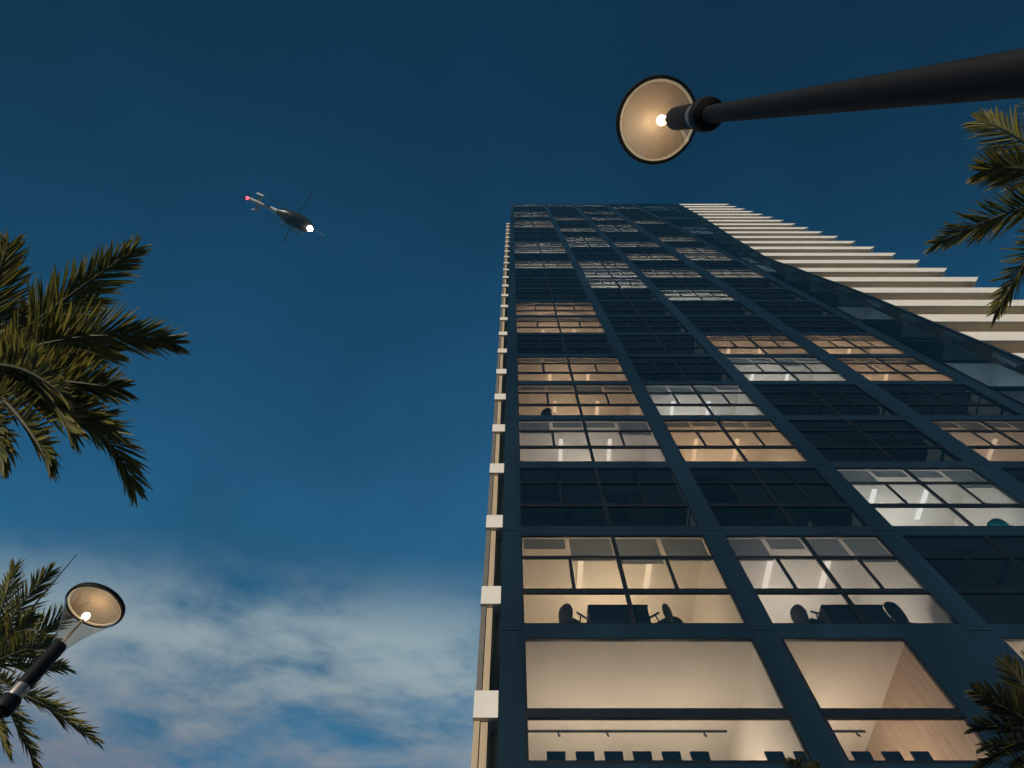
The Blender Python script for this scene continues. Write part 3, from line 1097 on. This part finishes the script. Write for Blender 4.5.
# ------------------------------------------------------------------ ground
def sheet(name, x0, x1, y0, y1, z, mat, kind='structure'):
    mb = MB(); mb.v = [(x0, y0, z), (x1, y0, z), (x1, y1, z), (x0, y1, z)]; mb.face([0, 1, 2, 3])
    o = mb.build(name, mat, None, recalc=False)
    o['kind'] = kind
    return o


sheet('ground', -300, 300, -300, 300, -.02, surf('ground_soil', (.10, .11, .08), rough=.95, var=.3, scale=.05))
sheet('pavement', -60, 60, -7, D + 60, -.008, surf('paving', (.24, .23, .22), rough=.85, var=.2, scale=2.0, bump=.2))
sheet('road', -300, 300, -20, -7.15, -.012, surf('asphalt', (.05, .05, .05), rough=.9, var=.2, scale=8, bump=.3))
o = MB().box(-300, 300, -7.15, -7.0, -.02, .10).build('kerb', M['concrete']); o['kind'] = 'structure'

# ------------------------------------------------------------------ evening haze
m = bpy.data.materials.new('evening_haze'); m.use_nodes = True
nt = m.node_tree; nt.nodes.clear()
vp = nt.nodes.new('ShaderNodeVolumePrincipled')
vp.inputs['Color'].default_value = (.10, .50, .85, 1); vp.inputs['Density'].default_value = .0009; vp.inputs['Anisotropy'].default_value = .1
vo = nt.nodes.new('ShaderNodeOutputMaterial'); nt.links.new(vp.outputs[0], vo.inputs['Volume'])
o = MB().box(-303, 303, -303, 303, -1.1, 112).build('haze', m); o['kind'] = 'stuff'

# ------------------------------------------------------------------ sky, sun
SUN_AZ = R(-30)        # clockwise from straight behind the camera towards the right
SUN_EL = R(6)
S = Vector((math.sin(SUN_AZ) * math.cos(SUN_EL), -math.cos(SUN_AZ) * math.cos(SUN_EL), math.sin(SUN_EL)))
sd = bpy.data.lights.new('sun', 'SUN'); sd.energy = 4.1; sd.angle = R(.5); sd.color = (1, .88, .74)
so = bpy.data.objects.new('sun', sd); col.objects.link(so)
so.rotation_euler = S.to_track_quat('Z', 'Y').to_euler()
so.location = (0, -20, 60)

world = bpy.data.worlds.new('World'); scene.world = world; world.use_nodes = True
nt = world.node_tree; nt.nodes.clear()
N = nt.nodes.new
L_ = nt.links.new
sky = N('ShaderNodeTexSky'); sky.sky_type = 'NISHITA'; sky.sun_disc = False
sky.sun_elevation = SUN_EL; sky.sun_rotation = math.atan2(S.x, S.y)
sky.ozone_density = 4.0; sky.dust_density = .6; sky.air_density = 1.0
tc = N('ShaderNodeTexCoord')
sep = N('ShaderNodeSeparateXYZ'); L_(tc.outputs['Generated'], sep.inputs[0])


def math_node(op, a=None, b=None, clamp=False):
    n = N('ShaderNodeMath'); n.operation = op; n.use_clamp = clamp
    for i, v in enumerate((a, b)):
        if v is None: continue
        if isinstance(v, (int, float)): n.inputs[i].default_value = v
        else: L_(v, n.inputs[i])
    return n.outputs[0]


zc_ = math_node('MAXIMUM', sep.outputs['Z'], .06)
u = math_node('DIVIDE', sep.outputs['X'], zc_)
v = math_node('DIVIDE', sep.outputs['Y'], zc_)
comb = N('ShaderNodeCombineXYZ'); L_(u, comb.inputs[0]); L_(v, comb.inputs[1])
# dusk tint of the clear sky
tint = N('ShaderNodeMixRGB'); tint.blend_type = 'MULTIPLY'; tint.inputs[0].default_value = 1
tint.inputs[2].default_value = (.55, 1.0, 1.06, 1)
L_(sky.outputs[0], tint.inputs[1])
# the evening sky grows brighter away from the zenith towards the afterglow side
grad = N('ShaderNodeValToRGB'); grad.color_ramp.interpolation = 'B_SPLINE'
gl = math_node('ADD', math_node('MULTIPLY', v, .9), math_node('MULTIPLY', math_node('ABSOLUTE', u), -.17))
gm = N('ShaderNodeMapRange'); gm.inputs['From Min'].default_value = -.8; gm.inputs['From Max'].default_value = 1.4
L_(gl, gm.inputs['Value']); L_(gm.outputs[0], grad.inputs[0])
ge_ = grad.color_ramp.elements
ge_[0].position = 0; ge_[0].color = (.14/4.5, .20/4.5, .20/4.5, 1)
ge_[1].position = 1; ge_[1].color = (2.8/4.5, 2.2/4.5, 1.75/4.5, 1)
for p_, c_ in ((.22, (.28, .36, .36)), (.36, (.60, .84, .82)), (.50, (1.35, 1.7, 1.55)), (.62, (2.0, 2.15, 1.85)), (.76, (2.5, 2.2, 1.75))):
    e_ = ge_.new(p_); e_.color = tuple(w / 4.5 for w in c_) + (1,)
gmul = N('ShaderNodeMixRGB'); gmul.blend_type = 'MULTIPLY'; gmul.inputs[0].default_value = 1
gsc = N('ShaderNodeVectorMath'); gsc.operation = 'SCALE'; gsc.inputs['Scale'].default_value = 4.5
L_(grad.outputs[0], gsc.inputs[0])
veil = N('ShaderNodeTexNoise'); veil.inputs['Scale'].default_value = 1.7; veil.inputs['Detail'].default_value = 6; veil.inputs['Roughness'].default_value = .55; veil.inputs['Distortion'].default_value = .8
L_(comb.outputs[0], veil.inputs['Vector'])
vr = N('ShaderNodeMapRange'); vr.inputs['From Min'].default_value = .3; vr.inputs['From Max'].default_value = .7
vr.inputs['To Min'].default_value = 3.7; vr.inputs['To Max'].default_value = 5.2
L_(veil.outputs['Fac'], vr.inputs['Value']); L_(vr.outputs[0], gsc.inputs['Scale'])
L_(tint.outputs[0], gmul.inputs[1]); L_(gsc.outputs[0], gmul.inputs[2])
# cloud field on a flat layer overhead
nz = N('ShaderNodeTexNoise'); nz.inputs['Scale'].default_value = 1.9; nz.inputs['Detail'].default_value = 12; nz.inputs['Roughness'].default_value = .60; nz.inputs['Distortion'].default_value = .18
mpc = N('ShaderNodeMapping'); mpc.inputs['Scale'].default_value = (.8, 1.25, 1); mpc.inputs['Location'].default_value = (2.1, .7, 0); mpc.inputs['Rotation'].default_value = (0, 0, R(-25))
L_(comb.outputs[0], mpc.inputs[0]); L_(mpc.outputs[0], nz.inputs['Vector'])
cr = N('ShaderNodeMapRange'); cr.interpolation_type = 'SMOOTHSTEP'
cr.inputs['From Min'].default_value = .33; cr.inputs['From Max'].default_value = .60
fine = N('ShaderNodeTexNoise'); fine.inputs['Scale'].default_value = 6.5; fine.inputs['Detail'].default_value = 10; fine.inputs['Roughness'].default_value = .6; fine.inputs['Distortion'].default_value = .35
L_(mpc.outputs[0], fine.inputs['Vector'])
L_(math_node('ADD', nz.outputs['Fac'], math_node('MULTIPLY', math_node('SUBTRACT', fine.outputs['Fac'], .5), .26)), cr.inputs['Value'])
low = N('ShaderNodeMapRange'); low.interpolation_type = 'SMOOTHSTEP'
low.inputs['From Min'].default_value = .84; low.inputs['From Max'].default_value = 1.22
L_(math_node('SUBTRACT', v, math_node('MULTIPLY', u, .12)), low.inputs['Value'])
cm = math_node('MULTIPLY', cr.outputs[0], low.outputs[0])
cmix = N('ShaderNodeMixRGB')
CLOUD = cmix
L_(cm, cmix.inputs[0]); L_(gmul.outputs[0], cmix.inputs[1])
# cloud colour turns faintly rose low down
rose = N('ShaderNodeMapRange'); rose.inputs['From Min'].default_value = 1.2; rose.inputs['From Max'].default_value = 1.9
L_(math_node('SUBTRACT', v, math_node('MULTIPLY', u, .35)), rose.inputs['Value'])
ccol = N('ShaderNodeMixRGB'); L_(rose.outputs[0], ccol.inputs[0])
ccol.inputs[1].default_value = (3.6, 4.5, 4.7, 1); ccol.inputs[2].default_value = (2.3, 2.3, 2.7, 1)
L_(ccol.outputs[0], cmix.inputs[2])
bg = N('ShaderNodeBackground'); bg.inputs['Strength'].default_value = .10
L_(cmix.outputs[0], bg.inputs['Color'])
out = N('ShaderNodeOutputWorld'); L_(bg.outputs[0], out.inputs['Surface'])

scene.view_settings.view_transform = 'Standard'
scene.view_settings.look = 'None'
scene.view_settings.exposure = 0
scene.view_settings.gamma = 1
scene.render.engine = 'CYCLES'
cy = scene.cycles
cy.use_denoising = True
cy.max_bounces = 8; cy.diffuse_bounces = 4; cy.glossy_bounces = 4; cy.transparent_max_bounces = 16; cy.transmission_bounces = 4
cy.sample_clamp_indirect = 4.0
cy.caustics_reflective = False; cy.caustics_refractive = False
